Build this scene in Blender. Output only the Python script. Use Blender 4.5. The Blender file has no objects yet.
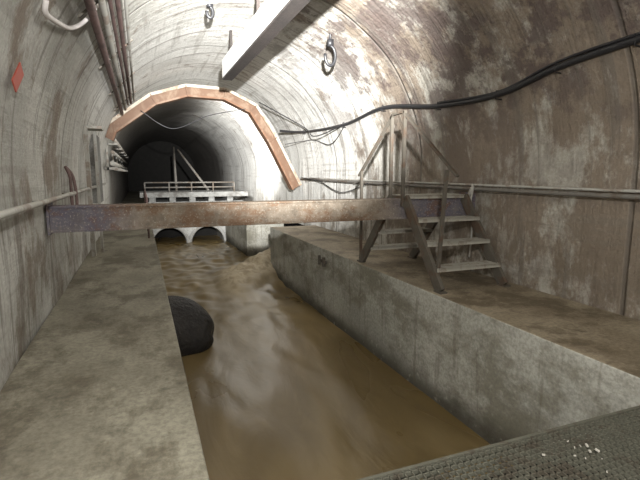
import bpy, math, random
from mathutils import Vector, noise, Matrix
random.seed(4)
OZ=1.5   # walkway level is z=0 in the world; modelled relative to eye level
sc=bpy.context.scene
sc.view_settings.view_transform='Standard'

# ------------------------------------------------------------------ builder
class B:
    def __init__(s): s.v=[];s.f=[];s.m=[]
    def add(s,vs,fs,m=0):
        o=len(s.v); s.v+= [Vector(p) for p in vs]
        for f in fs: s.f.append([i+o for i in f]); s.m.append(m)
    def box(s,x0,x1,y0,y1,z0,z1,m=0):
        s.add([(x0,y0,z0),(x1,y0,z0),(x1,y1,z0),(x0,y1,z0),(x0,y0,z1),(x1,y0,z1),(x1,y1,z1),(x0,y1,z1)],
              [(0,3,2,1),(4,5,6,7),(0,1,5,4),(1,2,6,5),(2,3,7,6),(3,0,4,7)],m)
    def bar(s,p,q,w,h,m=0,up=(0,0,1)):
        p=Vector(p);q=Vector(q);d=(q-p).normalized();u=Vector(up)
        if abs(d.dot(u))>.98: u=Vector((1,0,0))
        r=d.cross(u).normalized();u=r.cross(d).normalized()
        vs=[]
        for c in (p,q):
            for a,b in ((-1,-1),(1,-1),(1,1),(-1,1)): vs.append(c+r*a*w/2+u*b*h/2)
        s.add(vs,[(0,3,2,1),(4,5,6,7),(0,1,5,4),(1,2,6,5),(2,3,7,6),(3,0,4,7)],m)
    def tube(s,pts,r,m=0,n=10,smooth=0):
        pts=[Vector(p) for p in pts]
        if smooth:
            out=[]
            P=[pts[0]]+pts+[pts[-1]]
            for i in range(1,len(P)-2):
                for k in range(smooth):
                    t=k/smooth;a,b,c,d=P[i-1],P[i],P[i+1],P[i+2]
                    out.append(.5*((2*b)+(c-a)*t+(2*a-5*b+4*c-d)*t*t+(3*b-a-3*c+d)*t*t*t))
            out.append(pts[-1]);pts=out
        vs=[];fs=[];N=len(pts);pr=None
        for i,p in enumerate(pts):
            d=(pts[min(i+1,N-1)]-pts[max(i-1,0)]).normalized()
            if pr is None:
                a=Vector((0,0,1)) if abs(d.z)<.9 else Vector((1,0,0))
                pr=d.cross(a).normalized()
            else: pr=(pr-d*pr.dot(d)).normalized()
            q=d.cross(pr)
            for k in range(n):
                a=2*math.pi*k/n; vs.append(p+pr*math.cos(a)*r+q*math.sin(a)*r)
        for i in range(N-1):
            for k in range(n):
                k2=(k+1)%n; fs.append((i*n+k,i*n+k2,(i+1)*n+k2,(i+1)*n+k))
        fs.append(tuple(range(n))[::-1]); fs.append(tuple((N-1)*n+k for k in range(n)))
        s.add(vs,fs,m)
    def obj(s,name,mats,smooth=False,bevel=0,parent=None):
        me=bpy.data.meshes.new(name)
        me.from_pydata([(p.x,p.y,p.z+OZ) for p in s.v],[],s.f)
        for m in mats: me.materials.append(m)
        for p,mi in zip(me.polygons,s.m): p.material_index=mi; p.use_smooth=smooth
        me.update()
        o=bpy.data.objects.new(name,me); sc.collection.objects.link(o)
        if smooth:
            try:
                bpy.context.view_layer.objects.active=o; o.select_set(True)
                bpy.ops.object.shade_auto_smooth(angle=.7); o.select_set(False)
            except Exception: pass
        if bevel:
            b=o.modifiers.new('bev','BEVEL'); b.width=bevel;b.segments=2;b.limit_method='ANGLE'
        if parent: o.parent=parent
        return o
def empty(name):
    e=bpy.data.objects.new(name,None); sc.collection.objects.link(e); return e

# ---------------------------------------------------------------- materials
class M:
    def __init__(s,name):
        s.m=bpy.data.materials.new(name); s.m.use_nodes=True
        s.nt=s.m.node_tree; s.n=s.nt.nodes; s.l=s.nt.links
        s.p=s.n['Principled BSDF']; s.tc=s.n.new('ShaderNodeTexCoord')
    def mapping(s,scale=(1,1,1),rot=(0,0,0)):
        m=s.n.new('ShaderNodeMapping'); m.inputs['Scale'].default_value=scale; m.inputs['Rotation'].default_value=rot
        s.l.new(s.tc.outputs['Object'],m.inputs[0]); return m.outputs[0]
    def noise(s,scale,detail=6,rough=.6,vec=None,dist=0):
        t=s.n.new('ShaderNodeTexNoise'); t.inputs['Scale'].default_value=scale
        t.inputs['Detail'].default_value=detail; t.inputs['Roughness'].default_value=rough; t.inputs['Distortion'].default_value=dist
        s.l.new(vec if vec else s.tc.outputs['Object'],t.inputs['Vector']); return t.outputs[0]
    def step(s,src,a,b,lo=0,hi=1):
        r=s.n.new('ShaderNodeMapRange'); r.interpolation_type='SMOOTHSTEP'
        r.inputs[1].default_value=a;r.inputs[2].default_value=b;r.inputs[3].default_value=lo;r.inputs[4].default_value=hi
        s.l.new(src,r.inputs[0]); return r.outputs[0]
    def math(s,op,a,b):
        m=s.n.new('ShaderNodeMath'); m.operation=op
        for i,x in enumerate((a,b)):
            if isinstance(x,(int,float)): m.inputs[i].default_value=x
            else: s.l.new(x,m.inputs[i])
        return m.outputs[0]
    def mix(s,f,a,b,mode='MIX'):
        m=s.n.new('ShaderNodeMix'); m.data_type='RGBA'; m.blend_type=mode
        for sock,x in ((m.inputs[0],f),(m.inputs[6],a),(m.inputs[7],b)):
            if isinstance(x,(int,float)): sock.default_value=x
            elif isinstance(x,tuple): sock.default_value=(*x,1)
            else: s.l.new(x,sock)
        return m.outputs[2]
    def axis(s):
        x=s.n.new('ShaderNodeSeparateXYZ'); s.l.new(s.tc.outputs['Object'],x.inputs[0]); return x.outputs
    def out(s,col,rough=.85,bump=None,strength=.3,dist=.02,metal=0,spec=.3):
        if isinstance(col,tuple): s.p.inputs['Base Color'].default_value=(*col,1)
        else: s.l.new(col,s.p.inputs['Base Color'])
        if isinstance(rough,(int,float)): s.p.inputs['Roughness'].default_value=rough
        else: s.l.new(rough,s.p.inputs['Roughness'])
        s.p.inputs['Metallic'].default_value=metal
        s.p.inputs['Specular IOR Level'].default_value=spec
        if bump is not None:
            b=s.n.new('ShaderNodeBump'); b.inputs['Strength'].default_value=strength; b.inputs['Distance'].default_value=dist
            s.l.new(bump,b.inputs['Height']); s.l.new(b.outputs[0],s.p.inputs['Normal'])
        return s.m

def vault_mat():
    m=M('vault_concrete'); ax=m.axis()
    n1=m.noise(.7,8,.62); n2=m.noise(1.3,10,.74,vec=m.mapping((1,1,.7))); n3=m.noise(22,6,.7)
    ring=m.noise(1.0,5,.6,vec=m.mapping((.35,7,.35)))
    board=m.noise(1.0,4,.6,vec=m.mapping((7,.35,7)))
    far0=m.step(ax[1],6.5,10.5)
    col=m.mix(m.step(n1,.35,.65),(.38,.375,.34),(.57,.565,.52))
    col=m.mix(far0,col,(.74,.735,.70))  # brightness of the lit stretch put into the colour as paler concrete
    # damp brown staining: heavier on the right-hand wall close to the stile
    rx=m.step(ax[0],1.9,4.0); ry=m.step(ax[1],11.5,6.5)
    reg=m.math('MULTIPLY',rx,ry)
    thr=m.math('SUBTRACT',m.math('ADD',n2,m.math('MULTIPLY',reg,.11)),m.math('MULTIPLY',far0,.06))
    brown=m.mix(n1,(.15,.11,.08),(.29,.235,.18))
    col=m.mix(m.step(thr,.50,.62,0,.85),col,brown)
    tint=m.math('MULTIPLY',reg,.35)
    col=m.mix(tint,col,(.72,.62,.50),'MULTIPLY')
    dk=m.step(m.noise(.95,10,.74,vec=m.mapping((1,.8,.9))),.49,.56,0,.88)
    dk=m.math('MULTIPLY',dk,m.math('MULTIPLY',m.step(ax[0],1.6,2.8,.12,1),m.math('MULTIPLY',m.step(ax[2],1.6,3.0,.3,1),m.step(ax[1],12,7.5,.2,1))))
    col=m.mix(dk,col,(.105,.078,.072))
    col=m.mix(m.step(ring,.55,.63,0,.6),col,(.16,.14,.12))
    col=m.mix(m.step(board,.56,.68,0,.35),col,(.2,.18,.15))
    lt=m.step(m.noise(2.1,9,.75,vec=m.mapping((1,1,.35))),.57,.66,0,.5)
    col=m.mix(m.math('MULTIPLY',lt,reg),col,(.55,.52,.46))
    low=m.step(ax[2],1.1,.0,0,.65)
    col=m.mix(m.math('MULTIPLY',low,m.step(n2,.4,.6)),col,(.15,.125,.09))
    # unlit darkness of the far tunnel, painted into the vault colour
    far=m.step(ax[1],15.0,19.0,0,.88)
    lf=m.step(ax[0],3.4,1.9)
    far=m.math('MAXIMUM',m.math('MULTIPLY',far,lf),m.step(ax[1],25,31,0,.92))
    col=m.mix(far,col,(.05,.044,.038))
    # lining construction joints every 3.9 m
    fr=m.math('ABSOLUTE',m.math('SUBTRACT',m.math('FRACT',m.math('DIVIDE',m.math('ADD',ax[1],-1.35),3.9),0),.5),0)
    j=m.step(fr,.010,.003)
    col=m.mix(m.math('MULTIPLY',j,.55),col,(.1,.09,.08))
    col=m.mix(m.step(n3,.3,.7,.3,0),col,(.12,.1,.08))
    h=m.math('ADD',m.math('MULTIPLY',ring,.8),m.math('ADD',m.math('MULTIPLY',n2,.8),m.math('MULTIPLY',n3,.35)))
    h=m.math('ADD',h,m.math('MULTIPLY',board,.5)); h=m.math('SUBTRACT',h,m.math('MULTIPLY',j,.5))
    return m.out(col,.72,h,.8,.06)

def conc(name,c1,c2,stain,s_lo=.52,s_hi=.68,amt=.7,rough=.85,sc1=1.0,bump=.4,stretch=(1,1,1),n2s=1.8,blot=0,tide=None):
    m=M(name)
    n1=m.noise(sc1,8,.62,vec=m.mapping(stretch)); n2=m.noise(n2s,10,.74,vec=m.mapping(stretch)); n3=m.noise(26,6,.7)
    col=m.mix(m.step(n1,.35,.65),c1,c2)
    col=m.mix(m.step(n2,s_lo,s_hi,0,amt),col,stain)
    if blot:
        n5=m.noise(2.4,9,.75,vec=m.mapping((1,1,.6))); col=m.mix(m.step(n5,.54,.68,0,blot),col,tuple(x*.5 for x in stain))
    if tide is not None:
        z=m.math('ADD',m.axis()[2],m.math('MULTIPLY',n2,-.45))
        col=m.mix(m.step(z,tide+.22,tide-.14,0,.9),col,(.055,.048,.034))
        drip=m.noise(1,7,.7,vec=m.mapping((5,5,.5)))
        col=m.mix(m.step(drip,.54,.66,0,.5),col,(.14,.12,.085))
    col=m.mix(m.step(n3,.35,.62,.4,0),col,tuple(x*.35 for x in c1))
    n4=m.noise(9,5,.6); col=m.mix(m.step(n4,.60,.70,0,.2),col,tuple(min(1,x*1.5) for x in c2))
    h=m.math('ADD',m.math('MULTIPLY',n2,.7),m.math('MULTIPLY',n3,.5))
    return m.out(col,rough,h,bump,.03)
def metal(name,c1,c2,rust,scale=4,amt=.8,rough=.6,lo=.48,hi=.6):
    m=M(name)
    n1=m.noise(scale,8,.65); n2=m.noise(scale*.6,8,.7,dist=.5); n3=m.noise(50,4,.6)
    col=m.mix(n1,c1,c2); col=m.mix(m.step(n2,lo,hi,0,amt),col,rust)
    return m.out(col,rough,m.math('ADD',n1,n3),.25,.01,metal=0,spec=.25)

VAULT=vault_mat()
WALK=conc('walkway_concrete',(.185,.167,.125),(.30,.28,.215),(.09,.073,.047),.46,.60,.8,rough=.65,stretch=(1,.6,1),n2s=1.3,blot=.5)
BENCH=conc('bench_concrete',(.21,.17,.115),(.33,.28,.20),(.10,.076,.047),.46,.60,.8,rough=.6,n2s=1.3,blot=.5)
CHW=conc('channel_wall_concrete',(.32,.315,.275),(.50,.49,.435),(.16,.145,.10),.46,.62,.75,rough=.75,stretch=(1,.45,.9),n2s=1.1,blot=.5,tide=-1.45)
HEAD=conc('headwall_concrete',(.22,.22,.21),(.34,.34,.325),(.09,.08,.07),.46,.62,.8)
PAINTW=conc('whitewashed_steel',(.78,.77,.74),(.88,.88,.86),(.6,.52,.43),.6,.7,.4)
RIMW=conc('limewashed_arch_rim',(.4,.4,.38),(.55,.55,.53),(.2,.17,.14),.5,.66,.6)
DARKW=conc('duct_shade_tone',(.035,.03,.027),(.06,.048,.043),(.03,.025,.02))  # tone for the duct's painted-in shade, shared by its hangers
def beam_mat():
    m=M('weathered_beam_steel'); ax=m.axis()
    n1=m.noise(5,8,.7); n2=m.noise(3,9,.75,vec=m.mapping((.7,1,1))); n3=m.noise(38,5,.75)
    col=m.mix(m.step(n1,.3,.7),(.13,.105,.08),(.27,.225,.175))
    e=m.math('ADD',m.step(ax[0],.15,-.6),m.step(ax[0],3.0,3.7))
    col=m.mix(m.math('MULTIPLY',m.math('MINIMUM',e,1.0),m.step(n2,.35,.55,.45,.9)),col,(.105,.105,.15))
    col=m.mix(m.step(n2,.46,.58,0,.75),col,(.155,.088,.05))
    col=m.mix(m.step(n3,.55,.64,0,.6),col,(.40,.36,.30))
    return m.out(col,.8,m.math('ADD',n1,n3),.4,.015,spec=.15)
BEAM=beam_mat()
RUST=metal('rust_orange',(.11,.055,.03),(.20,.105,.06),(.25,.19,.14),4,.5)
RIBW=metal('rib_limewash',(.30,.26,.20),(.46,.41,.34),(.18,.10,.055),3,.75)
RIBB=metal('rib_web_steel',(.085,.045,.026),(.165,.095,.058),(.24,.175,.12),3,.55)
STEEL=metal('brown_steel',(.07,.062,.05),(.135,.12,.098),(.10,.058,.036),8,.65)
TREAD=metal('tread_steel',(.30,.285,.24),(.45,.43,.37),(.2,.16,.12),10,.6)
PIPEG=metal('pipe_grey',(.30,.29,.26),(.48,.47,.43),(.18,.12,.08),5,.6)
PIPEM=metal('pipe_dull',(.11,.10,.09),(.20,.19,.17),(.10,.07,.045),5,.6)
PIPED=metal('pipe_brown',(.10,.06,.055),(.18,.12,.11),(.06,.045,.04),5,.6)
GRATE=metal('grating_steel',(.065,.065,.05),(.13,.125,.097),(.06,.045,.033),8,.6)
mm=M('black_cable'); BLACK=mm.out((.018,.018,.02),.45,mm.noise(20),.1,.01,spec=.5)
mm=M('wet_rubber'); RUB=mm.out(mm.mix(mm.noise(5),(.010,.010,.012),(.035,.03,.025)),.6,mm.noise(8),.9,.08,spec=.3)
mm=M('red_plastic'); RED=mm.out(mm.mix(mm.noise(9),(.30,.05,.03),(.42,.10,.07)),.5)
mm=M('white_plastic'); WHITE=mm.out(mm.mix(mm.noise(9),(.65,.6,.58),(.8,.76,.74)),.5)
mm=M('paper_debris'); PAPER=mm.out(mm.mix(mm.noise(9),(.3,.28,.24),(.5,.48,.42)),.9)
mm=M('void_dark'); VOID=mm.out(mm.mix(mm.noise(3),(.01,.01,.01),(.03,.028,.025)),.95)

def water_mat():
    m=M('muddy_water'); at=m.n.new('ShaderNodeAttribute'); at.attribute_name='foam'
    fl=m.mapping((1.0,.33,1),(0,0,.18))
    n1=m.noise(.8,3,.45,vec=fl,dist=.9); n2=m.noise(2.6,4,.5,vec=fl,dist=.8); n3=m.noise(7,4,.5,vec=m.mapping((1,.6,1)),dist=.6)
    col=m.mix(m.step(n1,.36,.66),(.12,.084,.034),(.20,.145,.066))
    col=m.mix(m.step(n2,.52,.75,0,.28),col,(.25,.185,.095))
    ff=m.math('MULTIPLY',at.outputs['Fac'],m.step(n3,.3,.6,.5,1))
    col=m.mix(ff,col,(.46,.39,.28))
    r=m.step(m.math('ADD',ff,m.math('MULTIPLY',n1,.3)),0,1,.26,.7)
    return m.out(col,r,m.math('ADD',m.math('ADD',m.math('MULTIPLY',n1,.8),m.math('MULTIPLY',n2,.45)),m.math('MULTIPLY',n3,.07)),.22,.12,spec=.32)
WATER=water_mat()

# ---------------------------------------------------------------- shell
CX,R=1.88,2.88; XL,XR=CX-R,CX+R; XE,XW=.245,3.39; ZB=-1.5; ZW=-2.9; Y0,Y1=-3.0,44.0
def vault(name,th0,th1,nt,zlow=None):
    b=B(); ny=200; vs=[];fs=[]
    cols=[]
    for i in range(nt+1):
        th=th0+(th1-th0)*i/nt; cols.append((math.cos(th),math.sin(th)))
    for j in range(ny+1):
        y=Y0+(Y1-Y0)*j/ny
        for c,s_ in cols:
            r=R+ .03*noise.noise(Vector((c*3,y*.9,s_*3)))
            vs.append((CX+r*c,y,r*s_))
    n=nt+1
    for j in range(ny):
        for i in range(nt): fs.append((j*n+i,(j+1)*n+i,(j+1)*n+i+1,j*n+i+1))
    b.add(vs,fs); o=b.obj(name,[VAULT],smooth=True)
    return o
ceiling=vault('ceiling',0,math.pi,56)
def sidewall(name,x,sgn):
    b=B(); ny=200;nz=8;vs=[];fs=[]
    for j in range(ny+1):
        y=Y0+(Y1-Y0)*j/ny
        for k in range(nz+1):
            z=-1.6*(k/nz)
            vs.append((x+sgn*.03*noise.noise(Vector((sgn*3,y*.9,z*1.0))),y,z))
    n=nz+1
    for j in range(ny):
        for k in range(nz): fs.append((j*n+k,j*n+k+1,(j+1)*n+k+1,(j+1)*n+k))
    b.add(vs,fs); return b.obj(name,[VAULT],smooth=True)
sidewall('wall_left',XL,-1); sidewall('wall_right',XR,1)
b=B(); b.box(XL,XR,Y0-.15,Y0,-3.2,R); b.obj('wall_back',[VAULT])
b=B(); b.box(XL,XR,Y1,Y1+.15,-3.2,R); b.obj('far_dark_end',[VOID])  # near-black sheet standing in for the unlit tunnel running on

b=B(); b.box(XL,XE,Y0,Y1,-3.3,ZB); b.obj('concrete_walkway',[WALK],bevel=.012)
# right-hand bench with opening for the side inflow
GY0,GY1=12.7,15.9
def bench(name,y0,y1):
    b=B(); b.box(XW,XR,y0,y1,-3.3,ZB,0)
    o=b.obj(name,[BENCH,CHW],bevel=.012)
    for p in o.data.polygons:
        if abs(p.normal.z)<.5: p.material_index=1
    return o
bench('concrete_bench',Y0,GY0); bench('concrete_bench.001',GY1,Y1)
b=B(); b.box(XE,XR,Y0,Y1,-3.4,-3.3); b.obj('floor',[WALK])

# ---------------------------------------------------------------- water
def hfun(x,y):
    z=ZW+.04*noise.noise(Vector((x*1.2,y*.45,0)))+.012*noise.noise(Vector((x*3.5,y*1.3,3)))
    if y>8: z+=.06*min(1,(y-8)/4)*noise.noise(Vector((x*3,y*2.2,9)))
    # tongue of water shooting in from the side
    t=max(0,min(1,(x-1.7)/(4.7-1.7)))
    cy=14.2-(4.7-x)*.75; w=.75+(1-t)*.6
    g=math.exp(-((y-cy)/w)**2)*t*(2-t)
    z+=g*(.72+.22*noise.noise(Vector((x*4,y*4,7))))
    return z,g
def water(name,x0,x1,y0,y1,nx,ny):
    b=B();vs=[];fs=[];fo=[]
    for j in range(ny+1):
        for i in range(nx+1):
            x=x0+(x1-x0)*i/nx;y=y0+(y1-y0)*j/ny
            z,g=hfun(x,y); vs.append((x,y,z))
            d=math.exp(-((x-(2.2-(13.5-y)*.10))/.45)**2)*max(0,min(1,(y-4)/8))*(1 if y<13.5 else 0)
            fo.append(min(1,g*2.2+.4*d))
    n=nx+1
    for j in range(ny):
        for i in range(nx): fs.append((j*n+i,j*n+i+1,(j+1)*n+i+1,(j+1)*n+i))
    b.add(vs,fs); o=b.obj(name,[WATER],smooth=True)
    a=o.data.attributes.new('foam','FLOAT','POINT')
    for i,v in enumerate(fo): a.data[i].value=v
water('sewage_water',XE,XW,Y0,22.2,70,360)
water('side_inflow',XW,XR,GY0,GY1,30,60)

# ---------------------------------------------------------------- culvert headwall
b=B(); ya,yb=20.3,22.2; ztop=-.75
archs=[(1.03,.70),(2.62,.70)]
N=96
def zlow(x):
    for c,r in archs:
        if abs(x-c)<r: return -2.93+math.sqrt(r*r-(x-c)**2)*1.0
    return -3.25
xs=[XE+(XW-XE)*i/N for i in range(N+1)]
for c,r in archs: xs+=[c-r+1e-4,c+r-1e-4,c-r-1e-4,c+r+1e-4]
xs.sort()
for i in range(len(xs)-1):
    x,x2=xs[i],xs[i+1]; z1,z2=zlow(x),zlow(x2)
    b.add([(x,ya,z1),(x2,ya,z2),(x2,ya,ZB),(x,ya,ZB),(x,yb,z1),(x2,yb,z2)],[(0,1,2,3),(0,4,5,1)],2)
b.box(XE-.15,XR-.6,ya-.12,yb,ZB,-1.15,0)
b.box(XE-.3,XR-.4,ya-.3,yb,-.95,ztop,0)
for x in (.3,1.1,1.9,2.7,3.5): b.box(x,x+.25,ya-.05,yb,-1.15,-.95,0)
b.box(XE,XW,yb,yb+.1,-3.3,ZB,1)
for c,r in archs:
    pts=[(c-(r+.05)*math.cos(math.pi*k/24),ya-.03,-2.93+(r+.05)*math.sin(math.pi*k/24)) for k in range(25)]
    b.tube(pts,.07,2,8)
b.obj('culvert_headwall',[HEAD,VOID,RIMW])
b=B()
for x in (.15,1.1,2.0,2.9,3.8): b.tube([(x,20.2,ztop),(x,20.2,ztop+.40)],.03)
for z in (.2,.4): b.tube([(.15,20.2,ztop+z),(3.8,20.2,ztop+z)],.03)
b.obj('guard_railing',[PIPEM],smooth=True)
b=B(); b.tube([(1.5,21.8,ztop),(1.6,24,1.3)],.05); b.tube([(2.9,21.6,ztop),(1.75,23.4,1.15)],.05); b.obj('leaning_poles',[PIPEM],smooth=True)
b=B() # service pipes running on down the left side of the far tunnel
for x,z,r in ((-.72,.30,.07),(-.70,.62,.05),(-.62,.95,.05)):
    b.tube([(x,14.5,z),(x,20,z),(x,30,z)],r)
for y in (15,18,21,24,27): b.box(-1.0,-.60,y,y+.06,.12,.2); b.box(-.9,-.84,y,y+.06,.12,1.05); b.box(-.9,-.55,y,y+.06,.85,.9)
b.obj('service_pipes',[PIPEG],smooth=True)

# ---------------------------------------------------------------- steel rib
def rib():
    e=empty('steel_arch_rib')
    out=[(-.90,1.02),(-.74,1.34),(.37,2.16),(1.32,2.46),(2.44,2.43),(3.33,2.02),(3.94,1.10),(4.70,-.35)]
    P=[Vector((x,0,z)) for x,z in out]; n=len(P); inn=[]
    for i in range(n):
        d=(P[min(i+1,n-1)]-P[max(i-1,0)]).normalized(); nrm=Vector((d.z,0,-d.x))
        inn.append(P[i]+nrm*.28)
    y0,y1=13.8,14.15
    b=B()
    for i in range(n-1):
        a,c,d,f=P[i],P[i+1],inn[i+1],inn[i]
        b.add([(a.x,y0+.06,a.z),(c.x,y0+.06,c.z),(d.x,y0+.06,d.z),(f.x,y0+.06,f.z),
               (a.x,y0+.13,a.z),(c.x,y0+.13,c.z),(d.x,y0+.13,d.z),(f.x,y0+.13,f.z)],[(0,3,2,1),(4,5,6,7)],0)
    b.obj('web',[RIBB],parent=e)
    for nm,L,mt,th in (('outer_flange',P,RIBW,.04),('inner_flange',inn,RUST,.025)):
        b=B()
        for i in range(n-1):
            a,c=L[i],L[i+1]; d=(c-a).normalized(); nr=Vector((d.z,0,-d.x))*th
            vs=[]
            for y in (y0,y1):
                for q in (a-nr,c-nr,c+nr,a+nr): vs.append((q.x,y,q.z))
            b.add(vs,[(0,3,2,1),(4,5,6,7),(0,1,5,4),(1,2,6,5),(2,3,7,6),(3,0,4,7)])
        b.obj(nm,[mt],parent=e)
    b=B()
    for i in range(1,n-1):
        b.bar((P[i].x,y0+.03,P[i].z),(inn[i].x,y0+.03,inn[i].z),.03,.07,0,up=(0,1,0))
    b.obj('stiffeners',[RIBB],parent=e)
rib()

# ---------------------------------------------------------------- cross beam
def beam():
    e=empty('steel_cross_beam'); y0,y1=5.72,5.98
    b=B(); xa,xd=-.95,4.70
    b.box(xa,xd,y0+.02,y0+.04,-.62,-.37)
    b.box(xa,xd,y0,y1,-.375,-.35)
    b.box(xa,xd,y0,y1,-.640,-.615)
    b.box(xa,xd,y1-.03,y1-.01,-.62,-.375)
    b.obj('girder',[BEAM],parent=e,bevel=.004)
    b=B()
    for x in (-.9,-.78,4.1,4.5):
        for z in (-.43,-.54): b.tube([(x,y0+.035,z),(x,y0+.005,z)],.014,n=6)
    b.box(-.97,-.945,y0-.02,y1+.02,-.66,-.31); b.box(4.70,4.73,y0-.04,y1+.04,-.70,-.28)
    b.obj('end_plates',[BEAM],parent=e)
beam()

# ---------------------------------------------------------------- stile (stairs over the beam)
def stile():
    e=empty('steel_stile_stairs'); xl,xr=3.50,4.52; zt=-.31
    b=B()
    yn,yf=5.68,6.05
    for x in (xl,xr):
        b.bar((x,yn,zt-.03),(x,4.78,ZB+.01),.05,.15)
        b.bar((x,yf,zt-.03),(x,7.05,ZB+.01),.05,.15)
        b.box(x-.025,x+.025,yn-.03,yf+.03,zt-.045,zt)
        b.box(x-.05,x+.05,4.70,4.86,ZB,ZB+.02); b.box(x-.05,x+.05,6.97,7.13,ZB,ZB+.02)
    b.obj('stringers',[STEEL],parent=e)
    b=B()
    def tread(y,z,d=.24):
        b.box(xl,xr,y-d/2,y-d/2+.015,z-.05,z); b.box(xl,xr,y+d/2-.015,y+d/2,z-.05,z)
        x=xl+.02
        while x<xr: 
            b.box(x,x+.012,y-d/2,y+d/2,z-.025,z); x+=.034
        for t in (.33,.66): b.box(xl,xr,y-d/2+d*t-.006,y-d/2+d*t+.006,z-.02,z)
    for i in range(3):
        f=(i+1)/4
        z=zt-(zt-ZB)*f
        tread(yn-.92*f-.02,z); tread(yf+1.0*f+.02,z)
    tread((yn+yf)/2,zt+.01,yf-yn+.06)
    b.obj('treads',[TREAD],parent=e)
    b=B(); x=xl-.03
    zt2=.86; zl=.02
    b.bar((x,yn+.02,zt-.15),(x,yn+.02,zt2),.045,.045); b.bar((x,yf,zt-.15),(x,yf,zt2-.02),.045,.045)
    b.bar((3.53,4.90,ZB+.12),(3.60,4.88,zl+.03),.04,.04); b.bar((x,7.02,ZB),(x,7.02,zl+.03),.04,.04)
    b.bar((x,yn+.05,zt2),(3.66,4.74,zl-.05),.05,.03); b.bar((x,yf-.03,zt2-.02),(x,7.12,zl-.05),.045,.03)
    b.bar((x,yn,zt2),(x,yf,zt2-.01),.045,.03)
    b.obj('handrails',[STEEL],parent=e)
stile()

# ---------------------------------------------------------------- foreground grating
b=B(); gy0,gy1=.2,1.86; xg0,xg1=XE,XW
x=xg0
while x<xg1: b.box(x,x+.006,gy0,gy1,ZB-.022,ZB-.002); x+=.042
y=gy0
while y<gy1: b.box(xg0,xg1,y,y+.008,ZB-.022,ZB-.002); y+=.040
b.box(xg0,xg1,gy1,gy1+.02,ZB-.06,ZB+.002)
b.box(xg0,xg1,gy0-.02,gy0,ZB-.06,ZB+.002)
for x in (XE+.02,1.3,2.3,3.3): b.box(x,x+.05,gy0,gy1,ZB-.12,ZB-.04)
b.obj('floor_grating',[GRATE])
b=B(); b.box(XE,XW,Y0,gy0-.02,ZB-.03,ZB); b.obj('checker_cover_plate',[GRATE])
b=B(); b.box(XE+.01,XW-.01,gy0-.1,gy1-.05,ZB-.75,ZB-.70); b.box(XE+.01,XW-.01,gy1-.06,gy1-.03,ZB-.75,ZB-.13); b.obj('grating_dark_backing',[VOID])  # near-black sheets added below so the grating holes read dark
b=B()
for cx,cy,n in ((1.55,1.50,12),(2.15,1.62,12),(2.75,1.50,3)):
    for i in range(n):
        p=Vector((cx+random.gauss(0,.10),cy+random.gauss(0,.06),ZB+.004)); s=random.uniform(.003,.009)
        a=random.random()*3; d=Vector((math.cos(a),math.sin(a),0))
        b.bar(p-d*s,p+d*s*random.uniform(1,1.8)+Vector((0,0,random.uniform(0,.01))),s*1.4,s)
b.obj('paper_scraps',[PAPER])

# ---------------------------------------------------------------- ceiling beam
b=B(); b.box(1.75,1.95,1.0,10.3,2.03,2.40,0); b.box(1.748,1.952,.998,10.302,1.995,2.032,1)  # dark strip paints shade onto the duct's underside
for y in (2.5,5,7.5,9.8): b.box(1.84,1.89,y,y+.05,2.40,2.88,1)
b.obj('ceiling_box_duct',[PAINTW,DARKW])

# ---------------------------------------------------------------- pipes & cables
e=empty('ceiling_conduits')
for k,(x,z,r,m) in enumerate(((-.36,1.60,.045,PIPED),(-.27,1.72,.035,PIPEG),(-.20,1.80,.022,PIPED),(-.13,1.86,.03,PIPED),(-.05,1.92,.02,PIPEG))):
    b=B(); b.tube([(x,Y0+.02,z),(x,5,z-.01),(x,9,z),(x,13.4,z-.02)],r); b.obj('pipe_%d'%(k+1),[m],smooth=True,parent=e)
b=B()
for y in (3,5.5,8,10.5,12.8):
    b.bar((-.50,y,1.58),(.0,y,2.05),.04,.02)
b.obj('brackets',[STEEL],parent=e)

b=B(); b.tube([(XL+.12,Y0+.05,-.27),(XL+.12,5.0,-.27),(XL+.13,9,-.26),(XL+.12,13.5,-.25)],.028)
for y in (1.2,3.2,5.2,7.2,9.2,11.2,13.2): b.tube([(XL-.02,y,-.27),(XL+.12,y,-.27)],.014)
b.obj('wall_handrail',[PIPEG],smooth=True)
b=B(); b.tube([(XR-.12,Y0+.05,-.24),(XR-.12,5,-.225),(XR-.12,11.5,-.17),(XR-.12,13.6,-.15)],.026)
for y in (1.2,3.2,5.5,7.8,9.8,11.8,13.2): b.tube([(XR+.02,y,-.22),(XR-.12,y,-.22)],.014)
b.obj('wall_handrail.001',[PIPEM],smooth=True)
b=B(); b.tube([(XR-.06,Y0+.05,-.20),(XR-.06,4,-.17),(XR-.05,8,-.15),(XR-.06,13,-.12)],.018,smooth=4); b.obj('wall_pipe',[PIPEG],smooth=True)

b=B()
cab=[(4.35,-2.9,1.50),(4.37,0,1.42),(4.42,1.8,1.32),(4.43,3.17,1.254),(4.46,4.09,1.19),(4.52,5.09,1.05),(4.51,6.4,1.08),(4.43,8.07,1.26),(4.49,10.07,1.134),(4.46,12.8,1.2),(4.05,13.8,1.3)]
b.tube(cab,.036,0,10,8)
b.tube([(p[0]-.01+(.0),p[1],p[2]+.045+.015*math.sin(p[1]*2)) for p in cab[:7]],.016,0,8,8)
for p in cab[2:10]: b.tube([(p[0]+.12,p[1],p[2]+.06),(p[0]-.02,p[1],p[2]+.05),(p[0]-.03,p[1],p[2]-.05),(p[0]+.1,p[1],p[2]-.06)],.009,0,6)
b.obj('power_cable',[BLACK],smooth=True)

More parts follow.
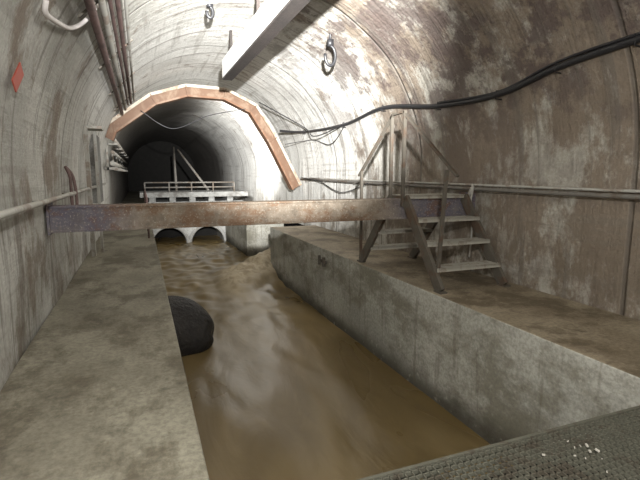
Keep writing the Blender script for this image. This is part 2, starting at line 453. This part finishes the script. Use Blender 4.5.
b=B() # thin wires
b.tube([(4.44,9.8,1.15),(4.2,11.2,.95),(4.3,12.4,1.3),(3.4,13.75,2.1)],.014,0,6,8)
b.tube([(4.49,10.0,1.12),(4.55,11.0,.75),(4.6,12.5,.95),(4.2,13.8,.9)],.010,0,6,8)
b.tube([(4.60,9.0,-.2),(4.62,10.5,-.45),(4.62,12,-.2),(4.6,13.5,-.1)],.012,0,6,8)
b.tube([(.1,13.7,1.7),(.9,13.7,1.25),(1.9,13.8,1.65),(3.0,13.8,1.9)],.012,0,6,8)
b.obj('loose_wires',[BLACK],smooth=True)

b=B() # hanging cord on right rail
b.tube([(4.62,5.6,-.18),(4.58,5.62,-.45),(4.6,5.66,-.32),(4.60,5.58,-.55),(4.58,5.55,-.95),(4.6,5.6,-1.25)],.014,0,8,6)
b.tube([(4.60,5.6,-.15),(4.54,5.55,-.26),(4.60,5.7,-.34),(4.63,5.66,-.2)],.016,0,8,6)
b.obj('hanging_cord',[PIPEG],smooth=True)

b=B(); b.tube([(-.62,4.38,1.36),(-.64,4.46,1.28),(-.60,4.85,1.32),(-.57,5.3,1.41),(-.50,5.5,1.50),(-.42,5.62,1.62),(-.33,5.75,1.80)],.022,0,8,4)
b.obj('bent_conduit',[WHITE],smooth=True)
b=B()
q0=Vector((-.86,4.22,.66)); q1=Vector((-.825,4.36,.82)); b.bar(q0,q1,.12,.012,up=(1,0,0)); b.obj('red_marker_tag',[RED],bevel=.004)
b=B(); b.tube([(XL+.04,7.3,.1),(XL+.12,7.35,-.05),(XL+.15,7.3,-.4),(XL+.12,7.15,-.6),(XL+.12,7.05,-.35),(XL+.1,7.2,-.05),(XL+.04,7.3,.1)],.022,0,8,6)
b.obj('hanging_hose_loop',[PIPED],smooth=True)

def hook(name,x,y,z,s,m):
    b=B(); b.box(x-.08,x+.08,y-.08,y+.08,z+.14,z+.20); b.tube([(x,y,z+.17),(x,y,z-.10*s)],.022,0,8)
    b.box(x-.05,x+.05,y-.04,y+.04,z-.18*s,z-.06*s)
    pts=[]
    for k in range(17):
        a=math.pi*.5-(k/16)*math.pi*1.55
        pts.append((x+.10*s*math.cos(a),y,z-.34*s+.17*s*math.sin(a)))
    b.tube(pts,.03,0,8)
    b.obj(name,[m],smooth=True)
hook('ceiling_hook',3.32,8.06,2.46,1.0,BLACK); hook('ceiling_hook.001',1.23,8.28,2.85,.5,BLACK)

# left posts & frame
e=empty('support_frame')
b=B(); b.box(-.90,-.83,9.25,9.35,ZB,.80); b.box(-.78,-.73,9.7,9.78,ZB,.80); b.box(-.93,-.6,9.25,9.78,.80,.85)
b.obj('posts',[PIPEG],parent=e)
b=B(); b.box(-.97,-.80,10.6,11.5,-.6,.8); b.obj('panel',[HEAD],parent=e)
b=B() # railing on far walkway
for y in (11.5,13.0,14.5,16,17.5,19): b.tube([(.12,y,ZB),(.12,y,-.55)],.022)
b.tube([(.12,11.5,-.56),(.12,19,-.56)],.022); b.tube([(.12,11.5,-1.0),(.12,19,-1.0)],.018)
b.obj('walkway_railing',[PIPED],smooth=True)

# rubber drain flap low on the left side of the channel
b=B(); vs=[];fs=[];n=40;mr=18
for i in range(mr+1):
    ph=math.pi/2*i/mr
    for k in range(n):
        a=2*math.pi*k/n
        nn=1+.16*noise.noise(Vector((math.cos(a)*1.2,math.sin(a)*1.2,ph*1.2+5)))
        rad_=math.sin(ph)*nn
        vs.append((XE+.02+.78*nn*max(0,math.cos(ph))**.8, 8.15+.90*rad_*math.cos(a)-.1*math.cos(ph), -2.74+.68*rad_*math.sin(a)-.08*math.cos(ph)))
for i in range(mr):
    for k in range(n):
        k2=(k+1)%n; fs.append((i*n+k,(i+1)*n+k,(i+1)*n+k2,i*n+k2))
b.add(vs,fs)
b.obj('rubber_drain_flap',[RUB],smooth=True)

b=B(); b.box(XW-.03,XW,8.35,8.8,-1.78,-1.72); b.box(XW-.05,XW,8.45,8.5,-1.85,-1.66); b.box(XW-.05,XW,8.7,8.75,-1.85,-1.66); b.obj('rusty_wall_hinge',[STEEL])

# ---------------------------------------------------------------- lights
def spot(name,loc,tgt,pw,ang,blend=.8,col=(1,.97,.9),rad=.08):
    l=bpy.data.lights.new(name,'SPOT'); l.energy=pw; l.spot_size=math.radians(ang); l.spot_blend=blend; l.color=col; l.shadow_soft_size=rad
    o=bpy.data.objects.new(name,l); o.location=(loc[0],loc[1],loc[2]+OZ)
    d=Vector(tgt)-Vector(loc); o.rotation_euler=d.to_track_quat('-Z','Y').to_euler(); sc.collection.objects.link(o)
def point(name,loc,pw,col=(1,.97,.9),rad=.1):
    l=bpy.data.lights.new(name,'POINT'); l.energy=pw; l.color=col; l.shadow_soft_size=rad
    o=bpy.data.objects.new(name,l); o.location=(loc[0],loc[1],loc[2]+OZ); sc.collection.objects.link(o)
point('camera_flash',(0.3,-.2,.95),600,(1,.99,.965),rad=.08)
spot('torch_beam',(0.3,-.1,1.0),(2.9,11,2.1),34000,44,1.0,(1,.995,.98),.06)
spot('far_vault_fill',(1.4,14.6,1.3),(4.7,19.0,1.6),4500,80,.9,(1,.99,.97),.1)  # added spot, source unseen, whitens the right-hand vault beyond the rib
w=bpy.data.worlds.new('w'); sc.world=w; w.use_nodes=True
w.node_tree.nodes['Background'].inputs[0].default_value=(.02,.02,.02,1); w.node_tree.nodes['Background'].inputs[1].default_value=.3

cam=bpy.data.cameras.new('cam'); cam.sensor_width=36; cam.lens=25.875; cam.clip_start=.05
co=bpy.data.objects.new('camera',cam); co.location=(0,0,OZ); co.rotation_euler=(math.radians(90-8.16),0,math.radians(-21.17))
sc.collection.objects.link(co); sc.camera=co
